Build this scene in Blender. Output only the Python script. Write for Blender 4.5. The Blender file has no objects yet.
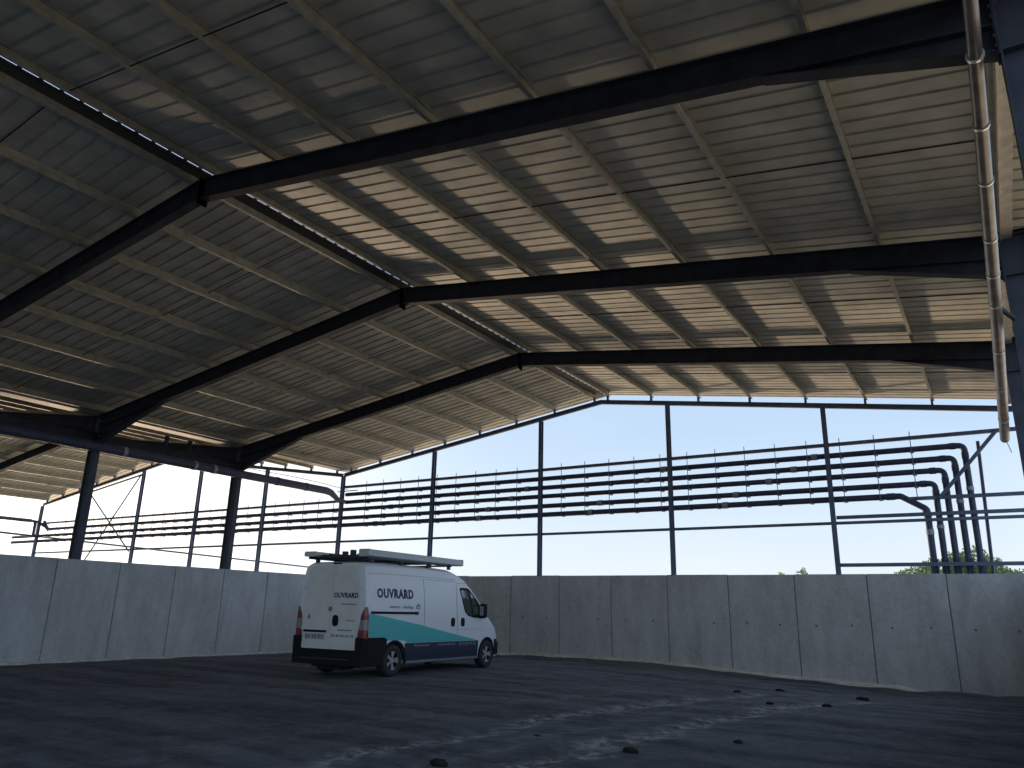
import bpy, bmesh, math, random
from mathutils import Vector, Matrix
from mathutils.geometry import tessellate_polygon
random.seed(7)
sc = bpy.context.scene
COL = sc.collection
PI = math.pi

# ------------------------------------------------------------------ layout (metres)
D = 23.874                 # inner plane of the open gable
XV, W = -23.743, 24.746    # valley column line, span of one shed
XR, XE = XV + W/2, XV + W  # ridge line, right column line
HW = 2.717                 # height of the concrete walls
FR = [-3.43, 2.013, 7.30, 12.897, 18.339]   # portal frames
SL = 0.1415                # roof slope
ZS = 9.12                  # sheeting underside at the ridge
YB = -9.0                  # rear end of what is built
EYE = 1.5345

# ------------------------------------------------------------------ materials
def mat(name, col, rough=.6, metal=0, spec=.5, noise=None, bump=None):
    m = bpy.data.materials.new(name); m.use_nodes = True
    nt = m.node_tree; b = nt.nodes['Principled BSDF']
    b.inputs['Base Color'].default_value = (*col, 1); b.inputs['Roughness'].default_value = rough
    b.inputs['Metallic'].default_value = metal; b.inputs['Specular IOR Level'].default_value = spec
    if noise:
        sc_, amt = noise
        tc = nt.nodes.new('ShaderNodeTexCoord'); n = nt.nodes.new('ShaderNodeTexNoise')
        n.inputs['Scale'].default_value = sc_; n.inputs['Detail'].default_value = 5
        r = nt.nodes.new('ShaderNodeValToRGB')
        r.color_ramp.elements[0].position = .3; r.color_ramp.elements[1].position = .72
        r.color_ramp.elements[0].color = (*[c*(1-amt) for c in col], 1)
        r.color_ramp.elements[1].color = (*[min(1, c*(1+amt)) for c in col], 1)
        nt.links.new(tc.outputs['Object'], n.inputs['Vector']); nt.links.new(n.outputs['Fac'], r.inputs['Fac'])
        nt.links.new(r.outputs['Color'], b.inputs['Base Color'])
    if bump:
        tc = nt.nodes.new('ShaderNodeTexCoord'); n = nt.nodes.new('ShaderNodeTexNoise')
        n.inputs['Scale'].default_value = bump[0]; n.inputs['Detail'].default_value = 6
        bp = nt.nodes.new('ShaderNodeBump'); bp.inputs['Strength'].default_value = bump[1]; bp.inputs['Distance'].default_value = bump[2]
        nt.links.new(tc.outputs['Object'], n.inputs['Vector']); nt.links.new(n.outputs['Fac'], bp.inputs['Height'])
        nt.links.new(bp.outputs['Normal'], b.inputs['Normal'])
    return m

M = {
 'steel':  mat('dark_painted_steel', (.042, .046, .062), .8, 0, .12, (3, .25)),
 'column': mat('glare_lightened_column_steel', (.075, .088, .12), .7, 0, .2, (3, .2)),  # lighter than the frame steel; veiling glare is put into the colour
 'post':   mat('glare_lightened_post_steel', (.12, .155, .24), .6, 0, .3, (3, .2)),  # pale blue lift is haze from the bright gable, painted into the colour
 'galva':  mat('galvanised_purlin', (.40, .41, .37), .65, .1, .3, (6, .2)),
 'sheet':  mat('galvanised_sheet', (.495, .50, .45), .65, .05, .3, (2.2, .16)),
 'tube':   mat('dark_pipe', (.055, .07, .125), .55, 0, .3, (5, .2)),  # blue raised to carry the glare around the backlit pipes
 'collar': mat('pale_pipe_collar', (.30, .34, .38), .5, 0, .5),
 'drain':  mat('grey_drain_pipe', (.18, .17, .165), .35, .35, .5, (4, .35)),
 'clip':   mat('bright_pipe_clip', (.75, .72, .68), .3, .6, .5),
 'van':    mat('white_van_paint', (.66, .71, .77), .35, 0, .5),
 'vandoor':mat('white_van_paint_dusty', (.62, .63, .61), .45, 0, .5, (3, .06)),
 'green':  mat('turquoise_vinyl', (.07, .42, .44), .45),
 'navy':   mat('navy_vinyl', (.018, .025, .055), .4),
 'black':  mat('black_plastic', (.009, .010, .014), .8, 0, .2),
 'rubber': mat('tyre_rubber', (.018, .018, .02), .8),
 'glass':  mat('dark_window_glass', (.03, .05, .045), .06, 0, .8),
 'lampred':mat('red_lamp_lens', (.17, .010, .018), .25, 0, .6),
 'lampclr':mat('clear_lamp_lens', (.24, .19, .21), .25, 0, .6),
 'rim':    mat('silver_wheel_cover', (.36, .38, .41), .4, .3),
 'letter': mat('navy_lettering', (.025, .05, .11), .5),
 'grey':   mat('grey_lettering', (.16, .19, .22), .5),
 'white':  mat('white_lettering', (.6, .65, .7), .5),
 'alu':    mat('pale_aluminium', (.36, .38, .40), .4, .3),
 'rack':   mat('dark_rack_metal', (.04, .047, .065), .6, .1),
 'plate':  mat('number_plate', (.40, .43, .44), .4),
 'clod':   mat('dark_earth', (.016, .016, .017), .95, 0, .2, (20, .5), (30, .8, .03)),
 'bark':   mat('bark', (.09, .07, .05), .9, 0, .2, (8, .3)),
 'trim':   mat('pale_footing_concrete', (.58, .55, .50), .9, 0, .2, (5, .2)),
 'cable':  mat('cable_black', (.03, .033, .045), .6),
 'closure_shade':  mat('dark_closure_and_shade', (.08, .08, .07), .6, .1, .4),  # ridge closures, and the strip that stands for shade beside them
}
def leafmat():
    m = mat('leaf_green', (.30, .37, .15), .6, 0, .3, (1.7, .35))
    m.node_tree.nodes['Principled BSDF'].inputs['Transmission Weight'].default_value = 0
    nt = m.node_tree; b = nt.nodes['Principled BSDF']; out = nt.nodes['Material Output']
    t = nt.nodes.new('ShaderNodeBsdfTranslucent'); t.inputs['Color'].default_value = (.55, .62, .30, 1)
    x = nt.nodes.new('ShaderNodeMixShader'); x.inputs[0].default_value = .5
    nt.links.new(b.outputs[0], x.inputs[1]); nt.links.new(t.outputs[0], x.inputs[2]); nt.links.new(x.outputs[0], out.inputs['Surface'])
    return m
M['leaf'] = leafmat()

def N(nt, t, **k):
    n = nt.nodes.new(t)
    for a, v in k.items(): setattr(n, a, v)
    return n
def math_(nt, op, a, b=None, c=None):
    n = N(nt, 'ShaderNodeMath', operation=op)
    for i, v in enumerate((a, b, c)):
        if v is None: continue
        if isinstance(v, (int, float)): n.inputs[i].default_value = v
        else: nt.links.new(v, n.inputs[i])
    return n.outputs[0]
def ramp(nt, fac, stops):
    r = N(nt, 'ShaderNodeValToRGB')
    while len(r.color_ramp.elements) < len(stops): r.color_ramp.elements.new(.5)
    for e, (p, c) in zip(r.color_ramp.elements, stops):
        e.position = p; e.color = (*c, 1) if len(c) == 3 else c
    nt.links.new(fac, r.inputs['Fac']); return r.outputs['Color']
def mix(nt, fac, a, b, mode='MIX'):
    n = N(nt, 'ShaderNodeMix', data_type='RGBA', blend_type=mode)
    for s, v in ((0, fac), (6, a), (7, b)):
        if isinstance(v, (int, float)): n.inputs[s].default_value = v
        elif isinstance(v, tuple): n.inputs[s].default_value = (*v, 1)
        else: nt.links.new(v, n.inputs[s])
    return n.outputs[2]
def noise(nt, vec, scale, detail=5, rough=.5):
    n = N(nt, 'ShaderNodeTexNoise'); n.inputs['Scale'].default_value = scale
    n.inputs['Detail'].default_value = detail; n.inputs['Roughness'].default_value = rough
    nt.links.new(vec, n.inputs['Vector']); return n.outputs['Fac']
def scaled(nt, vec, s, rot=0):
    n = N(nt, 'ShaderNodeMapping'); n.inputs['Scale'].default_value = s; n.inputs['Rotation'].default_value = (0, 0, rot)
    nt.links.new(vec, n.inputs['Vector']); return n.outputs[0]

def concrete():
    m = bpy.data.materials.new('precast_concrete'); m.use_nodes = True; nt = m.node_tree; b = nt.nodes['Principled BSDF']
    tc = N(nt, 'ShaderNodeTexCoord').outputs['Object']
    big = noise(nt, tc, .8, 6, .6); streak = noise(nt, scaled(nt, tc, (2.2, 2.2, .4)), 1.2, 6); fine = noise(nt, tc, 9, 9, .85)
    c = ramp(nt, streak, [(.3, (.34, .36, .37)), (.55, (.46, .49, .505)), (.8, (.63, .655, .67))])
    c = mix(nt, .5, c, ramp(nt, big, [(.3, (.33, .345, .36)), (.7, (.64, .665, .68))]))
    c = mix(nt, .4, c, ramp(nt, fine, [(.38, (.24, .25, .26)), (.62, (.66, .68, .69))]))
    st = noise(nt, scaled(nt, tc, (1.6, 1.6, .45)), 1.1, 8, .7)
    c = mix(nt, .4, c, ramp(nt, st, [(.34, (.26,.27,.28)), (.62, (.56,.585,.60))]), 'MIX')
    nt.links.new(c, b.inputs['Base Color']); b.inputs['Roughness'].default_value = .9; b.inputs['Specular IOR Level'].default_value = .25
    bp = N(nt, 'ShaderNodeBump'); bp.inputs['Strength'].default_value = .25; bp.inputs['Distance'].default_value = .02
    nt.links.new(fine, bp.inputs['Height']); nt.links.new(bp.outputs[0], b.inputs['Normal'])
    return m
M['concrete'] = concrete()
M['joint'] = mat('wall_joint_filler', (.17, .175, .18), .95)

def gravel():
    m = bpy.data.materials.new('dark_gravel'); m.use_nodes = True; nt = m.node_tree; b = nt.nodes['Principled BSDF']
    tc = N(nt, 'ShaderNodeTexCoord').outputs['Object']
    sep = N(nt, 'ShaderNodeSeparateXYZ'); nt.links.new(tc, sep.inputs[0]); X, Y = sep.outputs[0], sep.outputs[1]
    fine = noise(nt, tc, 8, 10, .9); mid = noise(nt, tc, 2.4, 7, .65); big = noise(nt, scaled(nt, tc, (.22, 1.3, 1), .22), 1.0, 6, .6)
    c = ramp(nt, fine, [(.36, (.022, .026, .034)), (.52, (.125, .14, .17)), (.68, (.40, .43, .48))])
    c = mix(nt, .45, c, ramp(nt, mid, [(.36, (.028, .032, .042)), (.64, (.25, .27, .315))]))
    c = mix(nt, .45, c, ramp(nt, big, [(.40, (.030, .034, .043)), (.60, (.19, .205, .235))]))
    # two dusty wheel tracks that bend away to the left, as worn strips of pale dust
    warp = math_(nt, 'MULTIPLY', math_(nt, 'SUBTRACT', noise(nt, tc, .9, 4), .5), 1.1)
    dy = math_(nt, 'SUBTRACT', Y, 7.0)
    cx = math_(nt, 'SUBTRACT', math_(nt, 'MULTIPLY', math_(nt, 'MULTIPLY', dy, dy), .0135), 6.15)
    u = math_(nt, 'ADD', math_(nt, 'SUBTRACT', X, cx), warp)
    tot = None
    for off, wd, st in ((0, .36, .9), (1.75, .38, 1.0), (-1.6, .35, .25), (.85, .3, .3)):
        d = math_(nt, 'ABSOLUTE', math_(nt, 'SUBTRACT', u, off))
        k = math_(nt, 'MULTIPLY', math_(nt, 'MAXIMUM', math_(nt, 'SUBTRACT', 1.0, math_(nt, 'DIVIDE', d, wd)), 0.0), st)
        tot = k if tot is None else math_(nt, 'ADD', tot, k)
    fade = math_(nt, 'MULTIPLY', math_(nt, 'MINIMUM', math_(nt, 'MAXIMUM', math_(nt, 'DIVIDE', math_(nt, 'SUBTRACT', 20.5, Y), 4.0), 0.0), 1.0), 1.0)
    br = math_(nt, 'MINIMUM', math_(nt, 'MAXIMUM', math_(nt, 'MULTIPLY', math_(nt, 'SUBTRACT', noise(nt, tc, 4.5, 8, .8), .46), 9.0), 0.0), 1.0)
    msk = math_(nt, 'MINIMUM', math_(nt, 'MULTIPLY', math_(nt, 'MULTIPLY', tot, fade), br), 1.0)
    c = mix(nt, math_(nt, 'MULTIPLY', msk, .85), c, (.52, .53, .54))
    nt.links.new(c, b.inputs['Base Color']); b.inputs['Roughness'].default_value = .95; b.inputs['Specular IOR Level'].default_value = .25
    bp = N(nt, 'ShaderNodeBump'); bp.inputs['Strength'].default_value = .9; bp.inputs['Distance'].default_value = .08
    nt.links.new(math_(nt, 'ADD', fine, math_(nt, 'MULTIPLY', mid, 1.5)), bp.inputs['Height']); nt.links.new(bp.outputs[0], b.inputs['Normal'])
    return m
M['gravel'] = gravel()

# ------------------------------------------------------------------ mesh helpers
class MB:
    def __init__(s): s.v = []; s.f = []; s.mi = []; s.sm = []
    def add(s, vs, fs, mi=0, smooth=False):
        o = len(s.v); s.v += [tuple(v) for v in vs]; s.f += [tuple(i+o for i in f) for f in fs]
        s.mi += [mi]*len(fs); s.sm += [smooth]*len(fs); return s
    def box(s, a, b, mi=0):
        (x0, y0, z0), (x1, y1, z1) = a, b
        x0, x1 = sorted((x0, x1)); y0, y1 = sorted((y0, y1)); z0, z1 = sorted((z0, z1))
        v = [(x, y, z) for z in (z0, z1) for y in (y0, y1) for x in (x0, x1)]
        return s.add(v, [(0,2,3,1),(4,5,7,6),(0,1,5,4),(2,6,7,3),(0,4,6,2),(1,3,7,5)], mi)
    def prism(s, pts, d, mi=0, smooth=False):
        """closed 3-D polygon swept along vector d"""
        n = len(pts); pts = [Vector(p) for p in pts]; d = Vector(d)
        tri = tessellate_polygon([pts])
        nrm = Vector((0, 0, 0))
        for i in range(n): nrm += pts[i].cross(pts[(i+1) % n])
        flip = nrm.dot(d) > 0
        vs = pts + [p + d for p in pts]
        fs = []
        side = [(i, (i+1) % n, n+(i+1) % n, n+i) for i in range(n)]
        t0 = []
        for t in tri:
            a, b, c = t
            nn = (pts[b]-pts[a]).cross(pts[c]-pts[a])
            if nn.dot(nrm) < 0: t = (a, c, b)
            t0.append(t)
        fs += [tuple(reversed(t)) if flip else t for t in t0]
        fs += [tuple(i+n for i in t) if flip else tuple(i+n for i in reversed(t)) for t in t0]
        fs += [q if flip else tuple(reversed(q)) for q in side]
        o = len(s.v); s.v += [tuple(v) for v in vs]; s.f += [tuple(i+o for i in f) for f in fs]
        s.mi += [mi]*len(fs); s.sm += [False]*(len(t0)*2) + [smooth]*n
        return s
    def beam(s, a, b, wid, dep, side=None, mi=0):
        """rectangular bar a->b; dep along 'up', wid sideways; axis centred"""
        a, b = Vector(a), Vector(b); t = (b-a).normalized()
        sd = Vector(side).normalized() if side else (Vector((0,0,1)).cross(t).normalized() if abs(t.z) < .99 else Vector((1,0,0)))
        u = t.cross(sd).normalized()
        p = [a + sd*x*wid/2 + u*y*dep/2 for x, y in ((-1,-1),(1,-1),(1,1),(-1,1))]
        return s.prism(p, b-a, mi)
    def profile(s, a, b, prof, side, up, mi=0):
        a, b = Vector(a), Vector(b); side = Vector(side); up = Vector(up)
        return s.prism([a + side*x + up*y for x, y in prof], b-a, mi)
    def tube(s, path, r, seg=12, mi=0, cap=True):
        pts = [Vector(p) for p in path]; n = len(pts); rings = []
        rr = r if isinstance(r, (list, tuple)) else [r]*n
        pu = None
        for i, p in enumerate(pts):
            t = ((pts[i]-pts[i-1]).normalized() if i else Vector()) + ((pts[i+1]-pts[i]).normalized() if i < n-1 else Vector())
            t.normalize()
            if pu is None: pu = t.orthogonal().normalized()
            pu = (pu - t*pu.dot(t)).normalized(); w = t.cross(pu)
            rings.append([p + (pu*math.cos(2*PI*k/seg) + w*math.sin(2*PI*k/seg))*rr[i] for k in range(seg)])
        vs = [v for r_ in rings for v in r_]; fs = []
        for i in range(n-1):
            for k in range(seg):
                k2 = (k+1) % seg; fs.append((i*seg+k, i*seg+k2, (i+1)*seg+k2, (i+1)*seg+k))
        s.add(vs, fs, mi, True)
        if cap: s.add(rings[0], [tuple(reversed(range(seg)))], mi); s.add(rings[-1], [tuple(range(seg))], mi)
        return s
    def build(s, name, m, parent=None, loc=None):
        me = bpy.data.meshes.new(name); me.from_pydata(s.v, [], s.f)
        for mm in (m if isinstance(m, (list, tuple)) else [m]): me.materials.append(M[mm] if isinstance(mm, str) else mm)
        me.polygons.foreach_set('material_index', s.mi); me.polygons.foreach_set('use_smooth', s.sm); me.update()
        o = bpy.data.objects.new(name, me); COL.objects.link(o)
        if parent: o.parent = parent
        if loc: o.location = loc
        return o
def tag(o, label=None, cat=None, group=None, kind=None):
    if label: o['label'] = label
    if cat: o['category'] = cat
    if group: o['group'] = group
    if kind: o['kind'] = kind
    return o
def empty(name, label, cat, group=None, loc=(0,0,0), rz=0):
    o = bpy.data.objects.new(name, None); COL.objects.link(o); o.location = loc; o.rotation_euler = (0,0,rz)
    o.empty_display_size = .2
    return tag(o, label, cat, group)
def at(x, y, z, p): return (x-p.location.x, y-p.location.y, z-p.location.z)
def I_prof(dep, wid, tf=.016, tw=.011):
    h, w = dep/2, wid/2
    return [(-w,-h),(w,-h),(w,-h+tf),(tw/2,-h+tf),(tw/2,h-tf),(w,h-tf),(w,h),(-w,h),(-w,h-tf),(-tw/2,h-tf),(-tw/2,-h+tf),(-w,-h+tf)]
def arc(c, r, a0, a1, n, e1, e2):
    c, e1, e2 = Vector(c), Vector(e1), Vector(e2)
    return [c + (e1*math.cos(a0+(a1-a0)*i/n) + e2*math.sin(a0+(a1-a0)*i/n))*r for i in range(n+1)]

# ------------------------------------------------------------------ setting: floor, walls
def smooth(t): t = max(0, min(1, t)); return t*t*(3-2*t)
def floor_h(x, y):
    h = -.20*smooth((-19.5-x)/4.0)*smooth((y+2)/8)
    h += (.07*smooth((x+17)/4)*(1-smooth((x+11)/4)) - .24*smooth((x+10.5)/8.5))*smooth((y-14)/9)
    return h
def make_floor():
    xs = [-24.2 + .23*i for i in range(114)]; ys = [YB-3 + .23*i for i in range(157)]
    ys = [y for y in ys if y < 24.3]
    vs = []; rnd = random.Random(3)
    from mathutils import noise as mn
    for y in ys:
        for x in xs:
            z = floor_h(x, y) + .030*mn.noise(Vector((x*.9, y*.9, 0))) + .018*mn.noise(Vector((x*2.6, y*2.6, 3)))
            cx = .0135*(y-7)**2 - 6.15
            for off in (0, 1.75):
                z -= .03*math.exp(-((x-cx-off)/.22)**2)
            near_van = math.exp(-((x+13.3)/2.2)**4 - ((y-16.3)/4)**4)
            z = z*(1-near_van) + near_van*0.0
            vs.append((x, y, z-.004))
    n = len(xs); fs = [(j*n+i, j*n+i+1, (j+1)*n+i+1, (j+1)*n+i) for j in range(len(ys)-1) for i in range(n-1)]
    mb = MB(); mb.add(vs, fs, 0, True)
    tag(mb.build('floor', 'gravel'), kind='structure')
make_floor()

def wall(name, a, b, thick, off, pan, first, holes=True, z0=-.45):
    """row of precast panels from a to b (inner face on the line), thickness away from the room"""
    a, b = Vector((*a, 0)), Vector((*b, 0)); L = (b-a).length; t = (b-a)/L; nrm = Vector(off)
    mb = MB(); cuts = [0]; s_ = first
    while s_ < 0: s_ += pan
    while s_ < L - .1:
        if s_ > .1: cuts.append(s_)
        s_ += pan
    cuts.append(L); rnd = random.Random(11)
    for i in range(len(cuts)-1):
        s0, s1 = cuts[i] + (.013 if i else 0), cuts[i+1] - .013
        h = HW + rnd.uniform(-.008, .008); g = rnd.uniform(0, .006); c = .012
        p0, p1 = a + t*s0 + nrm*g, a + t*s1 + nrm*g
        poly = [p0 + nrm*c, p0 + t*c, p1 - t*c, p1 + nrm*c, p1 + nrm*thick, p0 + nrm*thick]
        mb.prism([p + Vector((0,0,z0)) for p in poly], (0,0,h-z0))
        if holes:
            for q in (.26, .75):
                if rnd.random() < .93:
                    cpt = p0 + (p1-p0)*q + Vector((0,0,1.31+rnd.uniform(-.02,.02)))
                    mb.tube([cpt - nrm*.003, cpt + nrm*.01], .034, 10, 1)
    for s_ in cuts[1:-1]:
        q = a + t*s_ + nrm*.03
        mb.prism([q - t*.02 + Vector((0,0,z0)), q + t*.02 + Vector((0,0,z0)), q + t*.02 + nrm*.05 + Vector((0,0,z0)), q - t*.02 + nrm*.05 + Vector((0,0,z0))], (0,0,HW-.02-z0), 1)
    return tag(mb.build(name, ['concrete', 'joint']), kind='structure')
PAN = 1.9555
wall('wall_back', (XV-.1, D-.06), (XE+.05, D-.06), .20, (0,1,0), PAN, (-13.03-(XV-.1)) % PAN)
wall('wall_left', (XV+.25, YB-2), (XV+.25, D-.06), .20, (-1,0,0), PAN, (12.296-YB+2) % PAN, holes=False)
wall('wall_right', (XE+.03, D-.06), (XE+.03, 5.2), .20, (1,0,0), PAN, 1.0)

def footing(name, pts, nrm):
    mb = MB(); rnd = random.Random(5); nrm = Vector(nrm)
    for i in range(len(pts)-1):
        (x0, y0, z0), (x1, y1, z1) = pts[i], pts[i+1]
        p = [Vector((x0,y0,-.5)), Vector((x0,y0,z0+.03)), Vector((x0,y0,z0))+nrm*.11, Vector((x0,y0,-.5))+nrm*.17]
        q = [Vector((x1,y1,-.5)), Vector((x1,y1,z1+.03)), Vector((x1,y1,z1))+nrm*.11, Vector((x1,y1,-.5))+nrm*.17]
        mb.add(p+q, [(0,1,5,4),(1,2,6,5),(2,3,7,6),(0,3,2,1),(4,5,6,7)])
    return tag(mb.build(name, 'trim'), kind='structure')
rnd = random.Random(9)
fx = [-23.4 + i*.45 for i in range(49)]
footing('trim_1', [(x, D-.055, floor_h(x, D)+.045+rnd.uniform(-.012,.012)+(-.10 if x > -2.3 else 0)) for x in fx], (0,-1,0))
footing('trim_2', [(XV+.245, -4+i*.5, floor_h(XV, -4+i*.5)+.03+rnd.uniform(-.02,.02)) for i in range(56)], (1,0,0))

# ------------------------------------------------------------------ roofs
PITCH = .312
def sheet(name, xa, za, xb, zb, y0, y1, th=.0015):
    """trapezoidal sheeting; ribs run down the slope from (xa,za) to (xb,zb)"""
    prof = []; y = y0; R_ = .024
    while y < y1:
        for dy, h in ((0,0),(.232,0),(.245,R_),(.292,R_)):
            if y+dy <= y1+.001: prof.append((y+dy, h))
        y += PITCH
        if y < y1: prof.append((y-.005, 0))
    prof.append((y1, 0)); mb = MB()
    for lo in (0, 1):
        vs = []
        for yy, h in prof: vs += [(xa, yy, za+h+lo*.004), (xb, yy, zb+h+lo*.004)]
        fs = [(2*i, 2*i+1, 2*i+3, 2*i+2) if lo else (2*i, 2*i+2, 2*i+3, 2*i+1) for i in range(len(prof)-1)]
        mb.add(vs, fs)
    return tag(mb.build(name, 'sheet'), kind='structure')
def roof_z(x):      # underside of the sheeting above x
    r = XR if x > XV else XR - W
    return ZS - SL*abs(x-r)
YF = D + .60
SLOT = .036
sheet('ceiling', XR-.02, ZS-.003, XV+.14, roof_z(XV+.14), YB, YF)
sheet('ceiling', XR-.02, ZS+SLOT, XE+.75, ZS+SLOT-SL*(XE+.77-XR), YB, YF)
sheet('ceiling', XR-W, ZS, XV-.14, roof_z(XV-.14), YB, YF)
sheet('ceiling', XR-W, ZS, XR-W*1.5-.25, roof_z(XR-W*1.5-.25), YB, YF)
# ridge: closure pieces between the ribs leave a line of small gaps
mb = MB(); y = YB + .235
while y < YF:
    mb.box((XR-.03, y, ZS-.01), (XR+.02, y+.055, ZS+SLOT+.04)); y += PITCH
tag(mb.build('ridge_closure', 'closure_shade'), kind='structure')
mb = MB(); mb.prism([(XR-.03, YB, ZS-.035), (XR-.5, YB, ZS-.035-.066), (XR-.5, YB, ZS-.028-.066), (XR-.03, YB, ZS-.028)], (0, YF-YB-.25, 0))  # dark strip added where only shade lies, left of the ridge slit
tag(mb.build('ridge_shade_strip', 'closure_shade'), kind='structure')
# valley gutter between the two roofs
mb = MB(); zg = roof_z(XV+.2)
mb.prism([(XV-.26, YB, zg-.01), (XV-.2, YB, zg-.01), (XV-.2, YB, zg-.19), (XV+.2, YB, zg-.19), (XV+.2, YB, zg-.01), (XV+.26, YB, zg-.01), (XV+.26, YB, zg-.02), (XV+.206, YB, zg-.02), (XV+.206, YB, zg-.2), (XV-.206, YB, zg-.2), (XV-.206, YB, zg-.02), (XV-.26, YB, zg-.02)], (0, YF-YB, 0))
tag(mb.build('valley_gutter', 'galva'), 'long galvanised box gutter in the valley between both shed roofs', 'gutter')

# purlins: C sections lying across the frames
OFFS = [.26, 1.90, 3.56, 5.24, 6.93, 8.60, 10.32, 11.95]
ORD = ['nearest the ridge', 'second from the ridge', 'third from the ridge', 'fourth from the ridge', 'fifth from the ridge', 'sixth from the ridge', 'seventh from the ridge', 'last before the eave']
def purlin(x, label, grp, face):
    z = roof_z(x) + (SLOT if x > XR else 0) - .004; h, b, t, l = (.17 if abs(abs(x-XR)-.26) < .01 else .19), .065, .004, .018; s = face
    mb = MB()
    pr = [(0,0),(b*s,0),(b*s,-l),(b*s-t*s,-l),(b*s-t*s,-t),(t*s,-t),(t*s,-h+t),(b*s-t*s,-h+t),(b*s-t*s,-h+l),(b*s,-h+l),(b*s,-h),(0,-h)]
    y0 = YB+.05 if x > XR-W else 4
    mb.prism([(x+px, y0, z+pz) for px, pz in pr], (0, D+.12-y0, 0))
    return tag(mb.build('purlin', 'galva'), label, 'purlin', grp)
for i, o in enumerate(OFFS):
    v = 'of the valley gutter' if i == 7 else ''
    purlin(XR+o, f'galvanised roof purlin on right slope of main shed, {ORD[i]}', 'purlins of the main shed', 1)
for i, o in enumerate(OFFS):
    purlin(XR-o, f'galvanised roof purlin on left slope of main shed, {ORD[i].replace("eave","valley")}', 'purlins of the main shed', -1)
for i, o in enumerate(OFFS):
    purlin(XR-W-o, f'roof purlin on outer slope of neighbouring shed, {ORD[i]}', 'purlins of the neighbouring shed', -1)
for i, o in enumerate(OFFS):
    purlin(XR-W+o, f'roof purlin on inner slope of neighbouring shed, {ORD[i].replace("eave","valley")}', 'purlins of the neighbouring shed', 1)

# ------------------------------------------------------------------ portal frames
PT = .20                         # purlin zone between rafter and sheet
RD = .40
BOLT = None
def rafter_mb(xr, xk, y, kneedir, haunch):
    """I rafter from ridge xr down to knee xk, with haunch under its lower end"""
    mb = MB(); s = 1 if xk > xr else -1
    zt = lambda x: ZS - PT - SL*abs(x-xr)
    zc = lambda x: zt(x) - RD/2
    L = abs(xk-xr)
    mb.profile((xr, y, zc(xr)), (xk, y, zc(xk)), [(px, py) for px, py in I_prof(RD, .18)], (0,1,0), (0,0,1))
    hl, hd = haunch
    x1 = xk - s*hl; zb1 = zt(x1)-RD; zb2 = zt(xk)-RD-hd
    # haunch web and bottom flange
    mb.prism([(x1, y-.0055, zb1+.01), (xk, y-.0055, zt(xk)-RD+.01), (xk, y-.0055, zb2), ], (0, .011, 0))
    mb.prism([(x1, y-.09, zb1-.016), (x1, y-.09, zb1), (xk, y-.09, zb2), (xk, y-.09, zb2-.016)], (0, .18, 0))
    # end plate at the knee
    mb.box((xk, y-.10, zb2-.05), (xk+s*.018, y+.10, zt(xk)+.03))
    if xk != xr:
        mb.box((xr-.012, y-.1, zc(xr)-RD/2-.10), (xr+.012, y+.1, zc(xr)+RD/2+.01))
    return mb, zb2
def column_mb(x, y, z1, stiff, z0=-.4):
    mb = MB()
    mb.profile((x, y, z0), (x, y, z1), I_prof(.40, .18), (0,1,0), (1,0,0))
    for zz in stiff:
        for sy in (-1, 1):
            mb.box((x-.184, y+sy*.006, zz-.008), (x+.184, y+sy*.088, zz+.008))
    mb.box((x-.2, y-.09, z1), (x+.2, y+.09, z1+.012))
    return mb
FN = {12.897: 'third', 18.339: 'furthest', 7.30: 'nearest visible', 2.013: 'overhead', -3.43: 'rearmost'}
FL = {18.339: 'dark steel portal frame of main shed, furthest one, next to the open gable',
      12.897: 'dark steel portal frame of main shed, middle one of three in view',
      7.30: 'dark steel portal frame of main shed, nearest one, crossing the top of the view',
      2.013: 'dark steel portal frame of main shed standing just above the camera',
      -3.43: 'dark steel portal frame of main shed standing behind the camera'}
for y in FR:
    f = empty('portal_frame', FL[y], 'steel frame', 'portal frames of the main shed', (XR, y, 0))
    for s, xk, hn in ((1, XE-.38-.0184, (2.1, .27)), (-1, XV+.2184, (3.0, .50))):
        mb, zb = rafter_mb(0, xk-XR, 0, s, hn); mb.build('rafter', 'steel', f)
        zt = ZS - PT - SL*abs(xk-XR)
        xc = (XE-.18 if s > 0 else XV) - XR
        c = column_mb(xc, 0, zt+.02, (zb-.01, zt-.03), 0 if s < 0 else -.4).build('column', 'column', f)
        if y > 0:
            for k in range(6):
                zz = zb + .06 + k*(zt-zb-.12)/5
                for sy in (-.062, .062):
                    MB().tube([(xk-XR-s*.012, sy, zz), (xk-XR, sy, zz)], .017, 6).build('bolt', 'galva', c)
# frames of the neighbouring shed share the valley columns
for y in FR[2:]:
    nm = {18.339: 'nearest the open gable', 12.897: 'second from the open gable', 7.30: 'third from the open gable'}[y]
    f = empty('portal_frame', f'dark steel frame of the neighbouring left shed, {nm}', 'steel frame', 'portal frames of the neighbouring shed', (XR-W, y, 0))
    for s, xk in ((1, XV-.2184-(XR-W)), (-1, -(W/2)+.2)):
        mb, zb = rafter_mb(0, xk, 0, s, (2.6, .45)); mb.build('rafter', 'steel', f)
    column_mb(-W/2, 0, ZS-PT-SL*W/2+.02, (6.2,), 0).build('column', 'column', f)

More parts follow.
